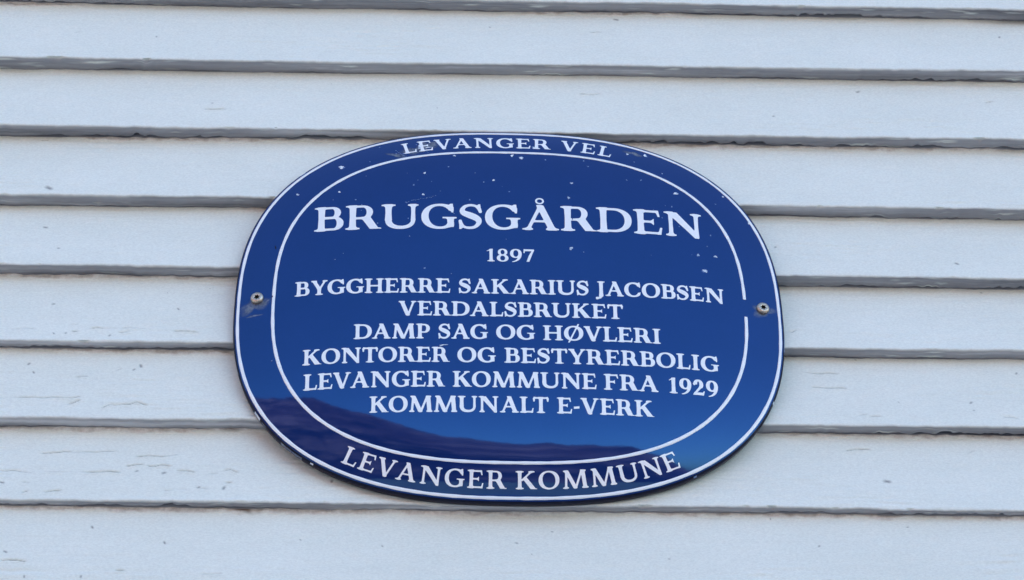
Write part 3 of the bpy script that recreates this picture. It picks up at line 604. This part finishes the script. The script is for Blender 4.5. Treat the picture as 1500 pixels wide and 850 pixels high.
def arc(name, label, level, cap, t, top, words):
    a, b, nn = AI+(AO-AI)*level, BI+(BO-BI)*level, NIN+(NSE-NIN)*level
    th = np.linspace(math.pi-.3, .3, 2000) if top else np.linspace(-math.pi+.3, -.3, 2000)
    c, s = np.cos(th), np.sin(th); rad = (np.abs(c/a)**nn+np.abs(s/b)**nn)**(-1/nn); X, Z = warp(rad*c, rad*s)
    al = np.concatenate([[0], np.cumsum(np.hypot(np.diff(X), np.diff(Z)))]); loops = []
    for wd, x0, x1, tr in words:
        s0, s1 = np.interp(x0, X, al), np.interp(x1, X, al); lay, tot = layout(wd, t, tr); sx = (s1-s0)/tot
        for pen, w, L in lay:
            sm = s0+(pen+w/2)*sx; cx, cz = np.interp(sm, al, X), np.interp(sm, al, Z); tx, tz = np.interp(sm+3, al, X)-np.interp(sm-3, al, X), np.interp(sm+3, al, Z)-np.interp(sm-3, al, Z); l_ = math.hypot(tx, tz); tx, tz = tx/l_, tz/l_
            for l in L: u, v = (l[:, 0]-w/2)*sx, l[:, 1]*cap; loops.append(np.stack([cx+u*tx-v*tz, cz+u*tz+v*tx], 1))
    o = fill(name, loops); o['label'] = label
line('title_lettering', 'large title lettering', 59.0, 23.3, .195, [('BRUGSG\u00c5RDEN', -143.5, 143.2)])
line('year_lettering', 'year below the title', 29.0, 11.4, .20, [('1897', -17.5, 17.6)])
ST = .225
line('inscription_line', 'first inscription line', -.2, 12.6, ST, [('BYGGHERRE', -156, -43.9), ('SAKARIUS', -37.7, 56.6), ('JACOBSEN', 62.5, 155.9)])
line('inscription_line', 'second inscription line', -20.5, 12.45, ST, [('VERDALSBRUKET', -81, 81)])
line('inscription_line', 'third inscription line', -40.6, 12.45, ST, [('DAMP', -112.7, -58.4), ('SAG', -52.3, -17), ('OG', -10.9, 16.8), ('H\u00d8VLERI', 22.9, 107.5)])
line('inscription_line', 'fourth inscription line', -60.7, 12.45, ST, [('KONTORER', -148.7, -44.8), ('OG', -38.7, -11.5), ('BESTYRERBOLIG', -5, 148.9)])
line('inscription_line', 'fifth inscription line', -81.3, 12.6, ST, [('LEVANGER', -147.6, -48), ('KOMMUNE', -41.8, 60.1), ('FRA', 65.6, 104.4), ('1929', 111.8, 147.6)])
line('inscription_line', 'sixth inscription line', -101.5, 12.4, ST, [('KOMMUNALT', -100.4, 25.9), ('E-VERK', 31.9, 100.4)])
arc('rim_lettering', 'lettering along the upper rim', .235, 12.3, .20, True, [('LEVANGER', -78.1, 31.6, .16), ('VEL', 39.6, 77.2, .20)])
arc('rim_lettering', 'lettering along the lower rim', .745, 12.2, .19, False, [('LEVANGER', -119.7, -4.8, .20), ('KOMMUNE', 2.6, 118.9, .17)])

# ------------------------------------------------------------------ the two socket-head screws
def screw(x, z, turn, tilt):
    xi, zi = inv(x, z); h0 = float(height(xi, zi)); e = .5
    gx = (float(height(xi+e, zi))-float(height(xi-e, zi)))/(2*e)*.5; gz = (float(height(xi, zi+e))-float(height(xi, zi-e)))/(2*e)*.5
    nrm = Vector((-gx*-1*-1, -1, -gz)).normalized() if False else Vector((-gx, -1, -gz)).normalized()
    prof = [(4.75, -.6), (4.75, .9), (4.55, 1.9), (3.9, 2.55), (2.9, 2.8), (2.15, 2.75)]
    N = 48; bm = bmesh.new(); rings = [[bm.verts.new((r*math.cos(2*math.pi*i/N), r*math.sin(2*math.pi*i/N), h)) for i in range(N)] for r, h in prof]
    six = lambda i: 1.75*(1+.22*math.cos(6*2*math.pi*i/N)) 
    rings.append([bm.verts.new((six(i)*math.cos(2*math.pi*i/N), six(i)*math.sin(2*math.pi*i/N), 2.6)) for i in range(N)])
    for a, b in zip(rings, rings[1:]):
        for i in range(N): bm.faces.new((a[i], a[(i+1) % N], b[(i+1) % N], b[i])).smooth = True
    q = nrm.to_track_quat('Z', 'Y'); mtx = Matrix.Translation(Vector((x, -h0, z))*mm) @ q.to_matrix().to_4x4() @ Matrix.Rotation(turn, 4, 'Z') @ Matrix.Scale(mm, 4)
    me = bpy.data.meshes.new('screw'); bm.to_mesh(me); bm.free(); me.transform(mtx); s = link('screw', me, m_steel, plaque)
    bm = bmesh.new(); a = [bm.verts.new((six(i)*math.cos(2*math.pi*i/N), six(i)*math.sin(2*math.pi*i/N), 2.58)) for i in range(N)]; b = [bm.verts.new((v.co.x*.96, v.co.y*.96, .4)) for v in a]
    for i in range(N): bm.faces.new((a[i], a[(i+1) % N], b[(i+1) % N], b[i]))
    bm.faces.new(b); me = bpy.data.meshes.new('drive_socket'); bm.to_mesh(me); bm.free(); me.transform(mtx); link('drive_socket', me, m_socket, s)
screw(-183.4, 1.7, .3, 0); screw(184.7, .4, .8, 0)
